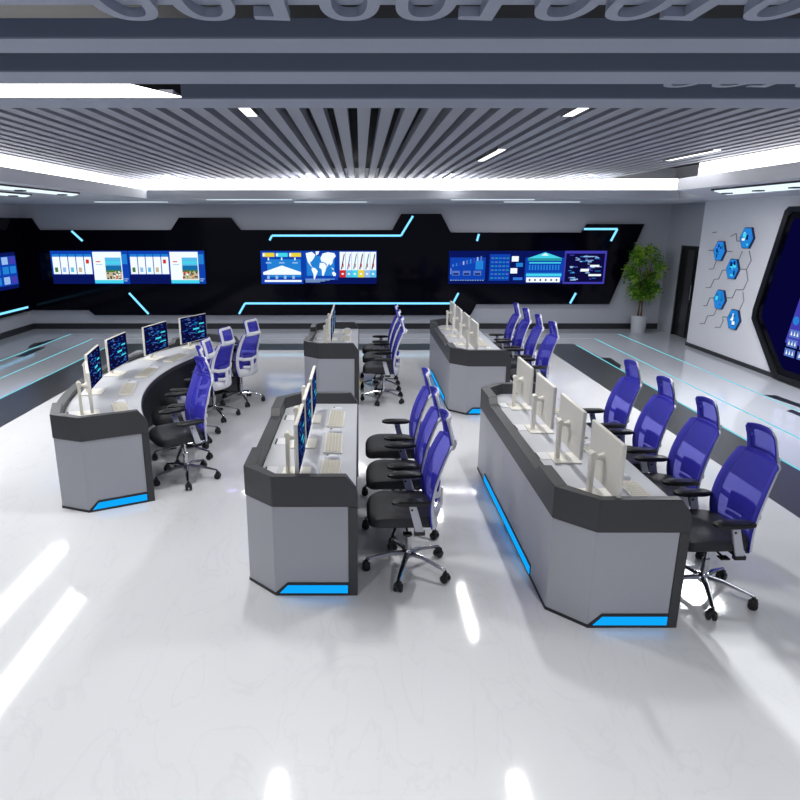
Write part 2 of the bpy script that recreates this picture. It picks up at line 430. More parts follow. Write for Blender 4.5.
def map_screen():
    it = [('royal', rc(0,0,1,1)), ('azure', rc(.1,.25,.9,.85)), ('navy', rc(0,0,1,.12))]
    land = [[(.08,.93),(.26,.97),(.36,.88),(.30,.76),(.24,.68),(.20,.66),(.22,.58),(.27,.50),(.22,.54),(.14,.66),(.10,.80)],
            [(.36,.98),(.47,.99),(.44,.90),(.38,.86)],
            [(.25,.50),(.35,.48),(.42,.38),(.36,.24),(.32,.12),(.30,.14),(.29,.30),(.24,.42)],
            [(.50,.78),(.56,.92),(.72,.96),(.90,.93),(.94,.84),(.86,.74),(.84,.62),(.78,.56),(.74,.62),(.70,.52),(.66,.62),(.60,.66),(.52,.68)],
            [(.48,.64),(.60,.64),(.68,.54),(.64,.40),(.58,.24),(.54,.26),(.53,.44),(.46,.50)],
            [(.82,.34),(.88,.38),(.94,.32),(.93,.24),(.86,.24)], [(.80,.50),(.88,.46),(.86,.42)]]
    it += [('paper', p) for p in land]
    for i in range(4): it.append(('mist', rc(.06,.14-i*.03,.9-i*.14,.155-i*.03)))
    return it
def photo_screen():
    it = [('royal', rc(0,0,1,1)), ('navy', rc(0,0,1,.2))]
    for i, k in enumerate(['red','sky','cyan','yellow','mist','sky']):
        x0 = .04+i*.158
        it += [('paper', rc(x0,.36,x0+.15,.97)), (k, rc(x0,.2,x0+.155,.42)), (rnd.choice(['ink','teal','steel']), [(x0+.03,.45),(x0+.06,.44),(x0+.13,.9),(x0+.11,.92)]), ('red', rc(x0+.08,.5,x0+.1,.62)), ('paper', rc(x0+.05,.28,x0+.1,.33))]
    return it
def chart_screen():
    it = [('navy', rc(0,0,1,1)), ('royal', rc(.04,.12,.96,.8))]
    for i in range(9): it.append((['steel','azure','violet','mist'][i%4], rc(.1+i*.09,.52+.02*i,.14+i*.09,.60+.03*i)))
    for i in range(3): it += [('steel', rc(.1+i*.28,.26,.3+i*.28,.4)), ('navy', rc(.13+i*.28,.28,.27+i*.28,.33))]
    for i in range(14): it.append(('mist', rc(.06+i*.064,.1,.095+i*.064,.125)))
    it += [('mist', rc(.06,.3,.075,.48)), ('azure', rc(.7,.44,.9,.7))]
    return it
def node_screen():
    it = [('navy', rc(0,0,1,1)), ('royal', rc(.06,.1,.6,.9))]
    for j in range(6):
        for i in range(5): it.append((['teal','azure','steel'][(i+j)%3], rc(.1+i*.1,.16+j*.12,.17+i*.1,.2+j*.12)))
    it += [('paper', rc(.64,.68,.82,.84)), ('paper', rc(.62,.32,.80,.48)), ('azure', rc(.76,.52,.94,.64)), ('glow', rc(.7,.12,.95,.2))]
    return it
def hall_screen():
    it = [('navy', rc(0,0,1,1)), ('royal', rc(0,.1,1,.8)), ('cyan', [(.06,.78),(.94,.78),(.5,.96)]), ('teal', rc(.06,.70,.94,.78)), ('paper', [(.4,.86),(.6,.86),(.5,.93)]), ('cyan', rc(.1,.62,.92,.66)),
          ('azure', rc(.04,.2,.96,.34)), ('cyan', rc(.04,.24,.96,.31)), ('paper', rc(.05,.05,.93,.2))]
    for i in range(11): it.append(('azure', rc(.1+i*.075,.42,.14+i*.075,.58)))
    for i in range(6): it.append(('ink', rc(.12+i*.14,.09,.16+i*.14,.15)))
    return it
def code_screen():
    it = [('ink', rc(0,0,1,1)), ('violet', rc(0,.92,1,1)), ('violet', rc(0,0,1,.06)), ('violet', rc(0,0,.04,1)), ('violet', rc(.96,0,1,1))]
    for i in range(46):
        a = rnd.uniform(.06,.8); b = rnd.uniform(.1,.86); l = rnd.uniform(.04,.14)
        it.append((rnd.choice(['mist','steel','azure','violet','mist']), rc(a,b,a+l,b+rnd.uniform(.015,.035))))
    it += [('paper', rc(.4,.38,.6,.46)), ('paper', rc(.62,.52,.84,.58)), ('paper', rc(.6,.24,.9,.3))]
    return it
DZ = 1.065; DH = .745
G = 'wall displays on the black glass'
YD = YG-.001
for x0, w, f, lb in [(-7.08, 1.77, left_screen, 'wide wall display with white cards and a seaside picture, nearer the left corner'),
                     (-5.30, 1.74, left_screen, 'wide wall display with white cards and a seaside picture, right-hand one of the pair'),
                     (-2.275, .965, bank_screen, 'wall display with a white temple front under yellow and cyan boxes'),
                     (-1.305, .80, map_screen, 'wall display with a white world map on blue'),
                     (-.50, .885, photo_screen, 'wall display with white picture strips over coloured blocks'),
                     (2.03, .885, chart_screen, 'dim blue wall display of charts, leftmost in the right-hand row'),
                     (2.92, .865, node_screen, 'blue wall display with two small white squares'),
                     (3.79, .885, hall_screen, 'wall display with a glowing cyan roof shape'),
                     (4.68, .96, code_screen, 'dark violet wall display full of small marks nearest the plant')]:
    display('wall_display', (x0, YD, DZ), (1,0,0), w, DH, f(), lb, G)
display('wall_display', (XL+.091, 12.0, 1.03), (0,1,0), 2.44, .775, [('navy', rc(0,0,1,1)), ('royal', rc(0,.1,1,.9))] + [(rnd.choice(['paper','azure','mist','violet','teal']), rc(a,b,a+.1,b+.2)) for a in (.06,.2,.34,.48,.62,.76,.88) for b in (.14,.42,.68)],
        'blue wall display of small pictures on the left wall', G)

# ------------------------------------------------------------------ right wall: hexagons, groove trim, big display
def hexagon(y, z, seed, label):
    t = empty('hexagon_light', (XP, y, z)); tag(t, label, 'hexagon light', 'glowing blue hexagons on the right wall')
    P = lambda r, d: [(-d, r*math.cos(PI/3*k), r*math.sin(PI/3*k)) for k in range(6)]
    MB().prism(P(.205, 0), P(.20, .035)).build('housing', 'hexside', t)
    rr = random.Random(seed); keys = ['azure','sea','paper','navy','cyan','glow']; s = MB()
    s.add(P(.19, .036), [tuple(range(6))], 0)
    for i in range(9):
        a = rr.uniform(-.12,.06); b = rr.uniform(-.13,.07); w = rr.uniform(.03,.09); h = rr.uniform(.03,.08)
        s.add([(-.0365-.0003*i, a, b), (-.0365-.0003*i, a+w, b), (-.0365-.0003*i, a+w, b+h), (-.0365-.0003*i, a, b+h)], [(0,1,2,3)], rr.choice([1,2,1,3,4,5]))
    s.build('face', keys, t, smooth=False)
for (y, z, sd, lb) in [(12.15, 1.917, 1, 'glowing blue hexagon nearest the door bay, upper left'), (11.35, 2.167, 2, 'glowing pale blue hexagon, highest of the wall hexagons'),
                       (11.64, 1.623, 3, 'glowing blue hexagon in the middle of the wall hexagons'), (11.91, 1.049, 4, 'deep blue hexagon, second lowest of the wall hexagons'),
                       (11.37, .755, 5, 'glowing blue hexagon with white spot, lowest of the wall hexagons')]:
    hexagon(y, z, sd, lb)
def pr(x, y, X):
    f = 638.0; p = math.atan(176/f); u = (x-360)/f; v = (400-y)/f
    t = X/u; return (X, t*(math.cos(p)+v*math.sin(p)), 2.4+t*(-math.sin(p)+v*math.cos(p)))
tr = MB()
for pl in [[(60,203),(103,203)], [(178,208),(215,210)], [(108,272),(90,325),(62,328)], [(40,450),(70,450),(95,395),(125,393),(150,335),(190,333)],
           [(25,570),(45,572),(65,520),(103,518)], [(182,518),(215,520),(240,465),(290,465),(320,400),(310,330)], [(270,328),(310,330),(342,270),(328,205)], [(282,208),(262,258)],
           [(265,597),(292,540),(287,480)], [(0,690),(30,690),(50,640),(92,635)], [(100,715),(135,715),(155,670),(150,645),(195,648)], [(228,95),(242,90),(247,140),(278,142)],
           [(110,590),(95,632)], [(230,95),(205,110)], [(110,80),(85,85)]]:
    tr.tube([pr(700+a/6.667, 220+b/6.667, XP-.004) for a, b in pl], .009, n=6)
tag(tr.build('hexagon_trim', 'groove'), 'thin grey hexagon outline trim linking the glowing hexagons', 'wall trim')

bd = empty('large_display', (XP, 0, 0)); tag(bd, 'large black framed hexagonal display on the right wall', 'large display')
oo = [(10.28, 2.66), (10.36, 2.60), (10.76, 1.02), (10.76, .86), (9.98, .06), (9.9, .03), (5.0, .03), (4.2, .9), (4.8, 2.66)]
cc = (7.6, 1.35)
sh = lambda k: [(cc[0]+(a-cc[0])*k, cc[1]+(b-cc[1])*(1-(1-k)*1.9)) for a, b in oo]
ii = sh(.968)
fr = MB(); n = len(oo)
for k in range(n):
    j = (k+1) % n
    A, B, C_, D_ = oo[k], oo[j], ii[j], ii[k]
    fr.prism([(-.0, *A), (-.0, *B), (-.0, *C_), (-.0, *D_)], [(-.09, *A), (-.09, *B), (-.08, *C_), (-.08, *D_)])
fr.build('frame', 'frame', bd)
E('ledblue', 8, 6, 58, .8)
MB().prism([(-.01, a, b) for a, b in ii], [(-.06, a, b) for a, b in ii]).build('glass', 'gloss', bd)
s = MB()
s.add([(-.062, a, b) for a, b in sh(.93)], [tuple(range(n))], 0)
s.add([(-.0625, 9.85, .62), (-.0625, 6.0, .62), (-.0625, 6.0, 1.9), (-.0625, 9.55, 1.9)], [(0,1,2,3)], 1)
for j in range(3):
    for i in range(12):
        y0 = 9.82-i*.3-.02*j; z0 = .42+j*.15
        s.add([(-.063, y0, z0), (-.063, y0-.24, z0), (-.063, y0-.24, z0+.12), (-.063, y0, z0+.12)], [(0,1,2,3)], 2)
        for q in range(3):
            s.add([(-.0635, y0-.03-q*.07, z0+.03), (-.0635, y0-.07-q*.07, z0+.03), (-.0635, y0-.05-q*.07, z0+.1)], [(0,1,2)], 3)
for i in range(6):
    s.add([(-.0635, 9.68-i*.5+.07*math.cos(a), .98+.07*math.sin(a)) for a in [PI/4*q for q in range(8)]], [tuple(range(8))], 4)
s.build('screen', ['ledblue','violet','steel','paper','azure'], bd, smooth=False)

# ------------------------------------------------------------------ floor lights and inlays
for xx, y1, lb in [(-5.80, 13.7, 'cyan floor light line, middle of the three along the left side'), (-6.54, 14.3, 'cyan floor light line nearest the left wall'), (-5.13, 12.95, 'cyan floor light line along the outer edge of the left dark band'),
                   (5.10, 13.7, 'cyan floor light line, middle of the three along the right side'), (5.85, 14.3, 'cyan floor light line nearest the right wall'), (4.45, 12.95, 'cyan floor light line along the outer edge of the right dark band')]:
    lamp_box((xx-.012, 2.0, 0), (xx+.012, y1, .003), 'floor_light', 'fline', lb, 'floor light', 'cyan light lines in the floor')
for i, yy in enumerate((13.7, 14.3)):
    struct(MB().box((-5.8 if i == 0 else -6.54, yy, 0), (5.1 if i == 0 else 5.85, yy+.03, .002)), 'trim_%d' % (i+1), 'worktop')
for pts, lb in [([(-6.44, 11.73), (-6.52, 12.41), (-6.4, 12.79), (-6.34, 12.63), (-6.29, 11.77)], 'dark tapered inlay in the floor beside the left wall light'),
                ([(-6.7, 12.68), (-6.8, 13.07), (-6.55, 13.79), (-6.54, 13.07), (-6.63, 12.63)], 'dark tapered inlay in the floor nearest the left wall'),
                ([(5.88, 8.97), (6.04, 8.95), (6.12, 8.0), (6.25, 7.3), (6.1, 7.2)], 'dark tapered inlay in the floor below the large display'),
                ([(5.68, 8.15), (5.79, 8.22), (5.82, 7.6), (5.84, 7.0), (5.74, 6.95)], 'dark tapered inlay in the floor left of the light line at right'),
                ([(4.48, 11.67), (4.66, 11.63), (4.6, 10.99), (4.46, 10.7)], 'small dark inlay in the floor by the far right chairs')]:
    tag(MB().plan(pts, 0, .003).build('floor_inlay', 'base'), lb, 'floor inlay')

# ------------------------------------------------------------------ plant
pt = empty('potted_plant', (6.41, 14.62, 0)); tag(pt, 'bushy green plant in a pale grey pot in the far right corner', 'potted plant')
MB().lathe([(.15, 0), (.155, .02), (.178, .37), (.182, .385), (.165, .385), (.16, .35)]).build('pot', 'pot', pt)
MB().lathe([(.0, .34), (.16, .345), (.158, .35), (0, .355)]).build('soil', 'soil', pt)
for k in range(4):
    a = k*1.6; MB().tube([(.05*math.cos(a), .05*math.sin(a), .34), (.03*math.cos(a+.8), .03*math.sin(a+.8), .75), (.12*math.cos(a), .12*math.sin(a), 1.2), (.2*math.cos(a+.4), .2*math.sin(a+.4), 1.6)], [.016, .014, .01, .005], n=7).build('stem', 'bark', pt)
fo = MB(); rr = random.Random(11)
cl_ = []
for i in range(64):
    z = rr.uniform(.80, 1.86); h = (z-.80)/1.06
    rm = .36*math.sqrt(max(.03, 1-((h-.5)/.56)**2)); r = rm*math.sqrt(rr.uniform(.1, 1)); a = rr.uniform(0, 2*PI)
    cl_.append((r*math.cos(a), r*math.sin(a), z, rr.choice([0, 0, 1, 1, 2])))
for i in range(3300):
    bx, by, bz, ck = rr.choice(cl_)
    c = Vector((bx+rr.gauss(0, .05), by+rr.gauss(0, .05), bz+rr.gauss(0, .055)))
    if c.y > .2: c.y = .2-rr.uniform(0, .06)
    a = math.atan2(c.y, c.x); L = rr.uniform(.05, .105); W = L*.5
    dirv = Vector((math.cos(a)+rr.uniform(-.9,.9), math.sin(a)+rr.uniform(-.9,.9), rr.uniform(-.8,.5))).normalized()
    side = dirv.cross(Vector((rr.uniform(-.5,.5), rr.uniform(-.5,.5), 1))).normalized(); up = side.cross(dirv)
    q = [c, c+dirv*L*.5+side*W*.5+up*.006, c+dirv*L, c+dirv*L*.5-side*W*.5+up*.006, c+dirv*L*.5-up*.008]
    fo.add(q, [(0,1,4),(1,2,4),(2,3,4),(3,0,4)], ck if rr.random() < .7 else rr.choice([0,1,2]))
fo.build('foliage', ['leaf','leaf2','leaf3'], pt, smooth=False)

# ------------------------------------------------------------------ office chair (faces local -X)
def back_profile(t):       # t 0..1 from the seat up to the shoulder -> (x, z)
    P = [(.165, .40), (.148, .50), (.142, .60), (.160, .72), (.195, .84), (.235, .94), (.262, 1.005)]
    f = t*(len(P)-1); i = min(int(f), len(P)-2); f -= i
    g = lambda k: P[max(0, min(len(P)-1, k))]
    o = []
    for d_ in (0, 1):
        p0, p1, p2, p3 = g(i-1)[d_], g(i)[d_], g(i+1)[d_], g(i+2)[d_]
        o.append(.5*((2*p1)+(-p0+p2)*f+(2*p0-5*p1+4*p2-p3)*f*f+(-p0+3*p1-3*p2+p3)*f**3))
    return o
def back_half(t):          # half width
    w = .205+.035*math.sin(PI*min(1, t*1.15))
    if t > .92: w -= .028*((t-.92)/.08)**2
    if t < .05: w -= .03*((.05-t)/.05)**2
    return w
def back_pt(u, t, off=0):  # u -1..1
    x, z = back_profile(t); w = back_half(t)
    bow = .045*(1-abs(u)**2)
    drop = .016*abs(u)**3*(max(0, t-.8)/.2)
    return (x+bow-.03+off, u*w, z-drop)
def head_pt(u, t, off=0):
    P = [(.285, .965), (.277, 1.02), (.266, 1.075), (.254, 1.13), (.236, 1.182)]
    f = t*4; i = min(int(f), 3); f -= i
    x = P[i][0]+(P[i+1][0]-P[i][0])*f; z = P[i][1]+(P[i+1][1]-P[i][1])*f
    w = .142+.03*max(0, 1-t*5)**1.5
    if t > .85: w -= .025*((t-.85)/.15)**2
    return (x+.04*(1-u*u)-.034+off, u*w, z-.014*abs(u)**4*(t > .6))
def sheet(pt, nu, nv, edge):
    mb = MB(); vs = []; us = [-1+2*i/nu for i in range(nu+1)]
    for j in range(nv+1):
        for u in us: vs.append(pt(u, j/nv))
    for j in range(nv):
        for i in range(nu):
            b = abs((us[i]+us[i+1])/2) > 1-edge[0] or (j+.5)/nv > 1-edge[1] or (j+.5)/nv < edge[2]
            a = j*(nu+1)+i
            mb.add([vs[a], vs[a+1], vs[a+nu+2], vs[a+nu+1]], [(0,1,2,3)], 1 if b else 0)
    return mb
def ring(pt, off, ku, kt0, kt1, n=22, m=8):
    """a flat strip frame that follows the sheet pt, between its edge and an inner window"""
    def loop(uu, lo, hi):
        L = [pt(-uu, lo+(hi-lo)*i/n, off) for i in range(n+1)]
        L += [pt(-uu+2*uu*i/m, hi, off) for i in range(1, m)]
        L += [pt(uu, hi-(hi-lo)*i/n, off) for i in range(n+1)]
        return L + [pt(uu-2*uu*i/m, lo, off) for i in range(1, m)]
    A, B = loop(.965, .01, .98), loop(1-ku, kt0, 1-kt1); N = len(A)
    mb = MB(); mb.add(A+B, [(i, (i+1)%N, N+(i+1)%N, N+i) for i in range(N)]); return mb
def make_chair():
    t = empty('office_chair')
    for k in range(5):
        a = R(36+72*k); ca, sa = math.cos(a), math.sin(a)
        lg = MB(); lg.tube([(.02*ca, .02*sa, .135), (.12*ca, .12*sa, .13), (.30*ca, .30*sa, .088)], [.024, .02, .013], n=8, sq=(.75, 1.0), up=(0,0,1))
        leg = lg.build('base_leg', 'chrome', t)
        cs = MB(); px, py = .30*ca, .30*sa
        cs.tube([(px, py, .045), (px, py, .085)], .011, n=8)
        for sgn in (-1, 1):
            c0 = Vector((px, py, .03)); n = Vector((-sa, ca, 0))
            cs.tube([c0+n*(sgn*.006), c0+n*(sgn*.010), c0+n*(sgn*.026), c0+n*(sgn*.030)], [.027, .03, .03, .024], n=14)
        cs.tube([(px+.02*ca, py+.02*sa, .052), (px-.015*ca, py-.015*sa, .058)], .022, n=8)
        cs.build('caster', 'blackp', leg)
    MB().lathe([(.034, .105), (.036, .125), (.034, .155), (.026, .165)], n=18).build('hub', 'chrome', t)
    gl = MB(); gl.lathe([(.024, .16), (.024, .27), (.014, .275), (.014, .40)], n=14); gl.build('gas_lift', 'chrome', t)
    me = MB(); me.box((-.11, -.09, .395), (.10, .09, .442)); me.box((-.17, -.2, .428), (.14, .2, .45)); me.tube([(-.03, .08, .41), (-.03, -.2, .395)], .008, n=6); me.box((-.06, -.24, .388), (-.0, -.19, .4))
    me.build('seat_mechanism', 'blackp', t, bevel=.008)
    # cushion
    se = MB(); rings = [(.94, .445, .0), (1.0, .462, .0), (1.0, .49, 0), (.96, .513, 0), (.86, .522, 0), (.5, .519, 0)]
    nn = 40; vs = []; fs = []
    for s_, z, _ in rings:
        for k in range(nn):
            a = 2*PI*k/nn; c_, q_ = math.cos(a), math.sin(a); e = 2/4.2
            xx = math.copysign(abs(c_)**e, c_)*.225*s_-.072; yy = math.copysign(abs(q_)**e, q_)*.245*s_
            dz = -.028*max(0, (-xx-.17)/.12)**1.5 if xx < -.17 else 0
            vs.append((xx, yy*(1+.05*(xx < 0)*(-xx)), z+dz))
    for i in range(len(rings)-1):
        for k in range(nn): fs.append((i*nn+k, i*nn+(k+1)%nn, (i+1)*nn+(k+1)%nn, (i+1)*nn+k))
    fs += [tuple(reversed(range(nn))), tuple((len(rings)-1)*nn+k for k in range(nn))]
    se.add(vs, fs); se.build('seat', 'leather', t)
    # back
    bk = sheet(back_pt, 16, 26, (.2, .05, .07)).build('backrest', ['mesh','meshd'], t, solid=.004)
    ring(back_pt, .012, .2, .19, .055).build('back_frame', 'white', bk, solid=.014)
    lb = MB(); vs = []; 
    g = [[back_pt(u*.52, .30+.17*v/6, .022+.012*(1-u*u)) for u in [-1+2*i/8 for i in range(9)]] for v in range(7)]
    for j in range(6):
        for i in range(8): lb.add([g[j][i], g[j][i+1], g[j+1][i+1], g[j+1][i]], [(0,1,2,3)])
    lb.build('lumbar_pad', 'lumbar', bk, solid=.012)
    br = MB()
    br.tube([back_pt(-.95, .44, .02), back_pt(-.6, .40, .04), back_pt(0, .38, .05), back_pt(.6, .40, .04), back_pt(.95, .44, .02)], .02, n=8, sq=(.5, 1.1), up=(1,0,0))
    br.tube([back_pt(-.6, .24, .03), back_pt(-.3, .22, .045), back_pt(0, .215, .05), back_pt(.3, .22, .045), back_pt(.6, .24, .03)], .016, n=8, sq=(.5, 1.1), up=(1,0,0))
    br.tube([back_pt(0, .39, .055), back_pt(0, .2, .055), (.19, 0, .43), (.12, 0, .415), (.02, 0, .42)], [.02, .024, .026, .024, .02], n=8, sq=(.8, 1.4))
    br.build('back_bracket', 'white', t)
    # headrest
    hd = sheet(head_pt, 12, 10, (.24, .2, .2)).build('headrest', ['mesh','meshd'], t, solid=.006)
    hf = ring(head_pt, .011, .24, .24, .16, n=8).build('headrest_frame', 'white', hd, solid=.012)
    nk = MB()
    for sg in (-1, 1): nk.tube([back_pt(sg*.55, .93, .022), back_pt(sg*.55, .985, .022), head_pt(sg*.75, .12, .018), head_pt(sg*.75, .25, .016)], .012, n=8)
    nk.tube([head_pt(-.75, .12, .02), head_pt(0, .12, .02), head_pt(.75, .12, .02)], .011, n=8)
    nk.build('neck_bracket', 'white', hd)
    # arms
    for sg in (-1, 1):
        am = empty('armrest'); am.parent = t
        po = MB(); y0 = sg*.245
        po.prism([(.02, y0-.011, .415), (.078, y0-.011, .415), (.078, y0+.011, .415), (.02, y0+.011, .415)], [(-.032, y0-.011, .622), (.018, y0-.011, .622), (.018, y0+.011, .622), (-.032, y0+.011, .622)])
        p_ = po.build('arm_post', 'silver', t, bevel=.004)
        kn = MB(); kn.box((.012, y0-.016, .40), (.082, y0+.016, .425)); kn.box((.014, min(y0, sg*.1), .418), (.06, max(y0, sg*.1), .436)); MB().tube([(-.008, y0-.015, .585), (-.008, y0+.015, .585)], .008, n=8).build('arm_button', 'blackp', p_)
        kn.build('arm_bracket', 'blackp', p_)
        pd = MB(); vs = []; fs = []; nn = 24
        for s_, z in [(.85, .617), (1, .625), (1, .64), (.82, .65)]:
            for k in range(nn):
                a = 2*PI*k/nn; c_, q_ = math.cos(a), math.sin(a); e = 2/3
                vs.append((math.copysign(abs(c_)**e, c_)*.13*s_-.012, y0-sg*.006+math.copysign(abs(q_)**e, q_)*.044*s_, z))
        for i in range(3):
            for k in range(nn): fs.append((i*nn+k, i*nn+(k+1)%nn, (i+1)*nn+(k+1)%nn, (i+1)*nn+k))
        fs += [tuple(reversed(range(nn))), tuple(3*nn+k for k in range(nn))]
        pd.add(vs, fs); pd.build('arm_pad', 'blackp', t)
        bpy.data.objects.remove(am)
    return t
CH0 = make_chair(); used = [False]
def place(proto, flag, x, y, z, rz, label, cat, group):
    o = proto if not flag[0] else copy_tree(proto)
    flag[0] = True
    o.location = (x, y, z); o.rotation_euler = (0, 0, rz)
    return tag(o, label, cat, group)

# ------------------------------------------------------------------ monitor (faces local +X), keyboard, mouse
def make_monitor():
    t = empty('computer_monitor')
    MB().box((-.13, -.11, 0), (.065, .11, .012)).build('base_plate', 'ivory', t, bevel=.004)
    ps = MB(); ps.box((-.10, -.024, .012), (-.072, .024, .30)); ps.build('post', 'ivory', t, bevel=.004)
    ar = MB(); ar.tube([(-.086, 0, .265), (-.045, 0, .265), (-.012, 0, .265)], [.02, .017, .034], n=10); ar.tube([(-.086, -.03, .285), (-.086, .03, .285)], .02, n=10)
    ar.build('tilt_arm', 'ivory', t)
    pn = MB().box((-.016, -.255, .085), (.010, .255, .43)).build('panel', 'ivory', t, bevel=.006)
    s = MB(); rr = random.Random(5)
    s.add([(.0106, -.248, .093), (.0106, .248, .093), (.0106, .248, .424), (.0106, -.248, .424)], [(0,1,2,3)], 0)
    for i in range(70):
        y = rr.uniform(-.235, .18); z = rr.uniform(.11, .40); l = rr.uniform(.015, .06); h = rr.uniform(.003, .012)
        s.add([(.011, y, z), (.011, y+l, z), (.011, y+l, z+h), (.011, y, z+h)], [(0,1,2,3)], rr.choice([1,1,2,3,4]))
    for (y, z, l, h) in [(-.02, .24, .12, .022), (.1, .30, .1, .016), (.07, .19, .13, .014)]:
        s.add([(.0114, y, z), (.0114, y+l, z), (.0114, y+l, z+h), (.0114, y, z+h)], [(0,1,2,3)], 5)
    s.build('screen', ['deep','royal','steel','sea','azure','cyan'], pn, smooth=False)
    return t
def make_keyboard():          # long axis Y, user on +X
    t = empty('keyboard')
    MB().prism([(-.07, -.225, 0), (.07, -.225, 0), (.07, .225, 0), (-.07, .225, 0)], [(-.068, -.223, .022), (.068, -.223, .012), (.068, .223, .012), (-.068, .223, .022)]).build('keyboard_case', 'ivory', t, bevel=.003)
    k = MB()
    for i in range(5):
        for j in range(15):
            x = -.058+i*.0242; y = -.212+j*.0284; z = .020-.0095*(x+.07)/.14
            k.box((x, y, z-.002), (x+.0205, y+.0245, z+.006))
    k.build('keys', 'ivory2', t)
    return t
def make_mouse():
    t = empty('computer_mouse')
    vs = []; fs = []; nn = 16; prof = [(1, 0), (1, .01), (.88, .022), (.6, .03), (.2, .033)]
    mb = MB()
    for s_, z in prof:
        for q in range(nn):
            a = 2*PI*q/nn; vs.append((.055*s_*math.cos(a), .032*s_*math.sin(a), z))
    for i in range(4):
        for q in range(nn): fs.append((i*nn+q, i*nn+(q+1)%nn, (i+1)*nn+(q+1)%nn, (i+1)*nn+q))
    fs += [tuple(reversed(range(nn))), tuple(4*nn+q for q in range(nn))]
    mb.add(vs, fs); mb.build('mouse_shell', 'white', t)
    MB().tube([(-.03, -.003, .029), (-.03, .003, .029)], .008, n=10).build('scroll_wheel', 'blackp', t)
    return t
MO0, KB0, MS0 = make_monitor(), make_keyboard(), make_mouse()
fm, fk, fs_, = [False], [False], [False]

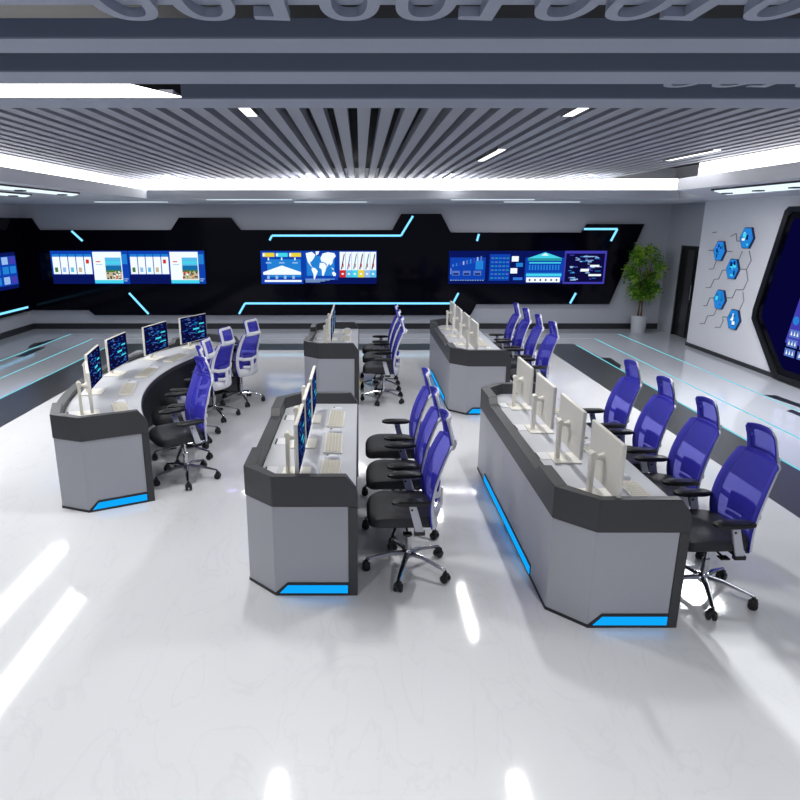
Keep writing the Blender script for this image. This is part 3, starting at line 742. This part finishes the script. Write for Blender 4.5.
# ------------------------------------------------------------------ consoles
D = .76
def console(mapf, L, n, label, seg=1, ports=()):
    t = empty('control_console'); tag(t, label, 'control desk', 'control room consoles')
    mp = lambda pts: [mapf(u, v) for u, v in pts]
    def rib(name, key, pu, du, zb, zt, par=t, bevel=.004, mats=None):   # pu outer points, du inner points in (u,v)
        return MB().ribbon(mp(pu), mp(du), zb, zt).build(name, key, par, bevel=bevel)
    c = .21; TH = .03
    vs = [.2+(L-.4)*i/seg for i in range(seg+1)]
    for v0, sg in ((0, 1), (L, -1)):
        P = lambda u, v: (u, v0+sg*v)
        g = .006
        rib('end_panel', 'panel', [P(c, g), P(D-.06, g)], [P(c, g+TH), P(D-.06, g+TH)], .02, .645, bevel=.003)
        rib('corner_panel', 'panel', [P(g, .2), P(c, g)], [P(g+TH+.01, .2), P(c, g+TH+.01)], .02, .645, bevel=.003)
        rib('end_frame', 'collar', [P(D-.06, 0), P(D, 0)], [P(D-.06, .06), P(D, .06)], 0, .645)
        rib('end_rim', 'collar', [P(c, 0), P(D-.075, 0), P(D-.01, 0), P(D, 0)], [P(c, .06), P(D-.075, .06), P(D-.01, .06), P(D, .06)], .645, [.855, .855, .765, .72])
        rib('corner_rim', 'collar', [P(0, .2), P(c, 0)], [P(.085, .225), P(c+.02, .06)], .645, .855)
        rib('corner_plinth', 'dark', [P(.002, .2), P(c, .002)], [P(.03, .2), P(c, .03)], 0, .02, bevel=0)
        rib('end_plinth', 'dark', [P(c, .002), P(D-.06, .002)], [P(c, .03), P(D-.06, .03)], 0, .02, bevel=0)
        # lit trapezoid in the foot of the end panel
        a0, a1 = c+.03, D-.062
        fb = MB(); q = lambda u, z, off: (*mapf(u, v0+sg*off), z)
        fb.prism([q(a0-.03, .02, .006), q(a1, .02, .006), q(a1, .098, .006), q(a0+.052, .098, .006)], [q(a0-.03, .02, -.001), q(a1, .02, -.001), q(a1, .098, -.001), q(a0+.052, .098, -.001)])
        lf = fb.build('light_surround', 'dark', t)
        fl = MB(); fl.prism([q(a0, .022, 0), q(a1-.004, .022, 0), q(a1-.004, .08, 0), q(a0+.055, .08, 0)], [q(a0, .022, -.004), q(a1-.004, .022, -.004), q(a1-.004, .08, -.004), q(a0+.055, .08, -.004)])
        fl.build('light_strip', 'led', lf)
    rib('back_panel', 'panel', [(.006, v) for v in vs], [(.036, v) for v in vs], .02, .645, bevel=.003)
    rib('back_plinth', 'dark', [(.002, v) for v in vs], [(.03, v) for v in vs], 0, .02, bevel=0)
    # rim along the back: high beside the corners, lower in the middle
    vv = [.2, .2+.36, .2+.42] + [.62+(L-1.24)*i/max(1, seg) for i in range(1, seg)] + [L-.62, L-.56, L-.2]
    zz = [.855, .855, .795] + [.795]*(seg-1) + [.795, .855, .855]
    rib('back_rim', 'collar', [(0, v) for v in vv], [(.085, v+(.025 if i == 0 else -.025 if i == len(vv)-1 else 0)) for i, v in enumerate(vv)], .645, zz)
    # lit foot of the back panel
    k0, k1 = .58, L-.58
    kk = [k0+(k1-k0)*i/max(2, seg) for i in range(max(2, seg)+1)]
    ls = rib('light_surround', 'dark', [(-.001, v) for v in kk], [(.006, v) for v in kk], .02, .10, bevel=0)
    rib('light_strip', 'led', [(-.005, v) for v in kk], [(-.001, v) for v in kk], .028, .085, par=ls, bevel=0)
    # worktop and inner panels
    tv = [.062, .22] + [.22+(L-.44)*i/max(1, seg) for i in range(1, seg)] + [L-.22, L-.062]
    to = [(.232, tv[0])] + [(.088, v) for v in tv[1:-1]] + [(.232, tv[-1])]
    ti = [(D-.012, v) for v in tv]
    rib('worktop', 'worktop', to, ti, .722, .75, bevel=.003)
    rib('worktop_edge', 'collar', [(D-.012, v) for v in tv], [(D-.004, v) for v in tv], .70, .745, bevel=0)
    iv = [.07]+[.07+(L-.14)*i/max(1, seg) for i in range(1, seg)]+[L-.07]
    rib('knee_panel', 'inner', [(.40, v) for v in iv], [(.42, v) for v in iv], .0, .72, bevel=0)
    for v in ports:
        pp = MB().ribbon(mp([(.125, v-.075), (.125, v+.075)]), mp([(.20, v-.075), (.20, v+.075)]), .7501, .7535).build('cable_port', 'white', t)
        MB().ribbon(mp([(.112, v-.06), (.112, v+.06)]), mp([(.123, v-.06), (.123, v+.06)]), .7501, .755).build('port_slot', 'slot', pp)
    return t

def straight(x0, y0): return lambda u, v: (x0+u, y0+v)
ORDN = ['nearest the camera', 'second from the camera', 'third from the camera', 'farthest from the camera', 'farthest from the camera']
def words_for(n): return {3: [ORDN[0], 'in the middle', ORDN[3]], 4: ORDN[:4], 5: [ORDN[0], ORDN[1], 'third from the camera', 'fourth from the camera', ORDN[4]]}[n]

sets = [('front middle console', -.775, 3.77, 2.14, [4.08, 4.69, 5.33], [4.11, 4.75, 5.42], .345),
        ('rear middle console', -.775, 8.45, 1.98, [8.76, 9.36, 9.96], [8.68, 9.38, 10.06], .335),
        ('front right console', 1.19, 3.416, 2.86, [3.70, 4.37, 5.05, 5.73], [3.79, 4.45, 5.11, 5.77], 2.29),
        ('rear right console', 1.17, 7.97, 2.85, [8.30, 8.96, 9.64, 10.32], [8.22, 8.92, 9.60, 10.24], 2.27)]
jr = random.Random(21)
for nm, x0, y0, L, mons, chs, xc in sets:
    n = len(mons)
    console(straight(x0, y0), L, n, {'front middle console': 'grey three-seat control console, nearer one in the middle of the room',
        'rear middle console': 'grey three-seat control console, farther one in the middle near the back wall',
        'front right console': 'long grey four-seat control console closest to the camera at right',
        'rear right console': 'long grey four-seat control console farther back at right'}[nm], ports=[m-y0+.06 for m in mons])
    ws = words_for(n)
    for i, m in enumerate(mons):
        place(MO0, fm, x0+(.372 if 'middle' in nm else .33), m, .75, 0, 'white flat monitor on the %s, %s' % (nm, ws[i]), 'monitor', 'monitors on the '+nm)
        place(KB0, fk, x0+.57, m, .75, R(jr.uniform(-2, 2)), 'cream keyboard on the %s, %s' % (nm, ws[i]), 'keyboard', 'keyboards on the '+nm)
        place(MS0, fs_, x0+.57, m+.285, .75, R(jr.uniform(-12, 12)), 'white mouse beside the keyboard on the %s, %s' % (nm, ws[i]), 'mouse', 'mice on the '+nm)
    for i, m in enumerate(chs):
        place(CH0, used, xc, m, 0, R(jr.uniform(-2, 2)), 'blue mesh office chair at the %s, %s' % (nm, ws[i]), 'office chair', 'chairs at the '+nm)
# curved console
CX, CY, RO = 1.52, 7.02, 4.54
a0, a1 = R(27.2), R(-31.5); RM = RO-D/2
LA = (a0-a1)*RM
def arc(u, v):
    a = a0-v/RM; r = RO-u
    return (CX-r*math.cos(a), CY-r*math.sin(a))
nm = 'curved left console'; ws = words_for(5)
mang = [21.3, 10.1, -.9, -12.9, -24.0]
console(arc, LA, 5, 'curved grey five-seat control console on the left', seg=28, ports=[(a0-R(a))*RM+.08 for a in mang])
for i, a in enumerate(mang):
    r = RO-(.33, .28, .28, .34, .37)[i]; q = R(a)
    P = lambda r_, q_: (CX-r_*math.cos(q_), CY-r_*math.sin(q_))
    x, y = P(r, q); mo = place(MO0, fm, x, y, .75, q+R(3 if i == 0 else 0), 'white flat monitor on the %s, %s' % (nm, ws[i]), 'monitor', 'monitors on the '+nm); mo.scale = (1, 1.1, 1.03)
    x, y = P(RO-.575, q-.012); place(KB0, fk, x, y, .75, q+R(jr.uniform(-4, 4)), 'cream keyboard on the %s, %s' % (nm, ws[i]), 'keyboard', 'keyboards on the '+nm)
    x, y = P(RO-.565, q-.08); place(MS0, fs_, x, y, .75, q, 'white mouse beside the keyboard on the %s, %s' % (nm, ws[i]), 'mouse', 'mice on the '+nm)
for i, (a, r, tw) in enumerate([(20.6, 3.43, 15), (10.0, 3.45, 10), (-.3, 3.46, -4), (-14.2, 3.50, -6), (-26.5, 3.55, -2)]):
    q = R(a); x, y = P(r, q)
    place(CH0, used, x, y, 0, q+R(tw), 'blue mesh office chair at the %s, %s' % (nm, ws[i]), 'office chair', 'chairs at the '+nm)

# ------------------------------------------------------------------ light and camera
def area(loc, sx, sy, power, rot=(0,0,0), col=(1,1,1)):
    l = bpy.data.lights.new('room lamp', 'AREA'); l.shape = 'RECTANGLE'; l.size = sx; l.size_y = sy; l.energy = power; l.color = col
    o = bpy.data.objects.new('room_lamp', l); COL.objects.link(o); o.location = loc; o.rotation_euler = rot
    return o
for (x, y0, y1) in [(-.84, 4.98, 5.40), (1.62, 4.98, 5.40), (1.61, 7.75, 9.1), (4.09, 7.8, 9.05), (-.88, 11.5, 12.7), (1.58, 11.5, 12.6), (-3.34, 11.7, 12.75), (4.02, 11.7, 12.5)]:
    area((x, (y0+y1)/2, SLATZ-.014), .08, (y1-y0)*.96, 8 if x > 4.05 else 32)
for (x, y, sx, sy, pw_) in [(4.82, 8.5, .6, 1.4, 100), (4.82, 6.0, .6, 2.5, 15), (-4.09, 7.2, .25, 4.2, 70), (-4.98, 7.4, .25, 4.4, 55), (-4.0, 4.4, 4.5, .5, 22)]:
    area((x, y, (SOF-.05 if y != 4.4 else 3.19)), sx, sy, pw_)
for (x0, x1, y) in [(-2.75, -1.22, 11.95), (1.63, 3.12, 11.95), (-5.25, -3.8, 13.2), (-1.3, .13, 13.2), (2.85, 4.35, 13.2)]:
    area(((x0+x1)/2, y+.011, SOF-.014), x1-x0, .02, 26 if y > 13 else 10)
w = bpy.data.worlds.new('World'); SC.world = w; w.use_nodes = True
w.node_tree.nodes['Background'].inputs[0].default_value = (.75, .82, 1, 1)
w.node_tree.nodes['Background'].inputs[1].default_value = .45
# added spots with no fixture, out of view, to brighten the near part of the room
for x in (-4.5, -1.6, 1.6, 4.5):
    l = bpy.data.lights.new('added fill spot', 'SPOT'); l.energy = 190; l.spot_size = R(120); l.spot_blend = .7; l.shadow_soft_size = .12
    o = bpy.data.objects.new('added_fill_spot', l); COL.objects.link(o); o.location = (x, .9, 2.98)

cam = bpy.data.cameras.new('Camera'); co = bpy.data.objects.new('Camera', cam); COL.objects.link(co)
co.location = (0, 0, 2.4); p = math.atan(176/638)
co.rotation_euler = (PI/2-p, 0, 0)
cam.sensor_width = 36; cam.lens = 638/800*36; cam.shift_x = 40/800; cam.clip_start = .05
SC.camera = co
SC.view_settings.view_transform = 'Standard'; SC.view_settings.look = 'None'
SC.view_settings.exposure = 0; SC.view_settings.gamma = 1; SC.view_settings.use_curve_mapping = False
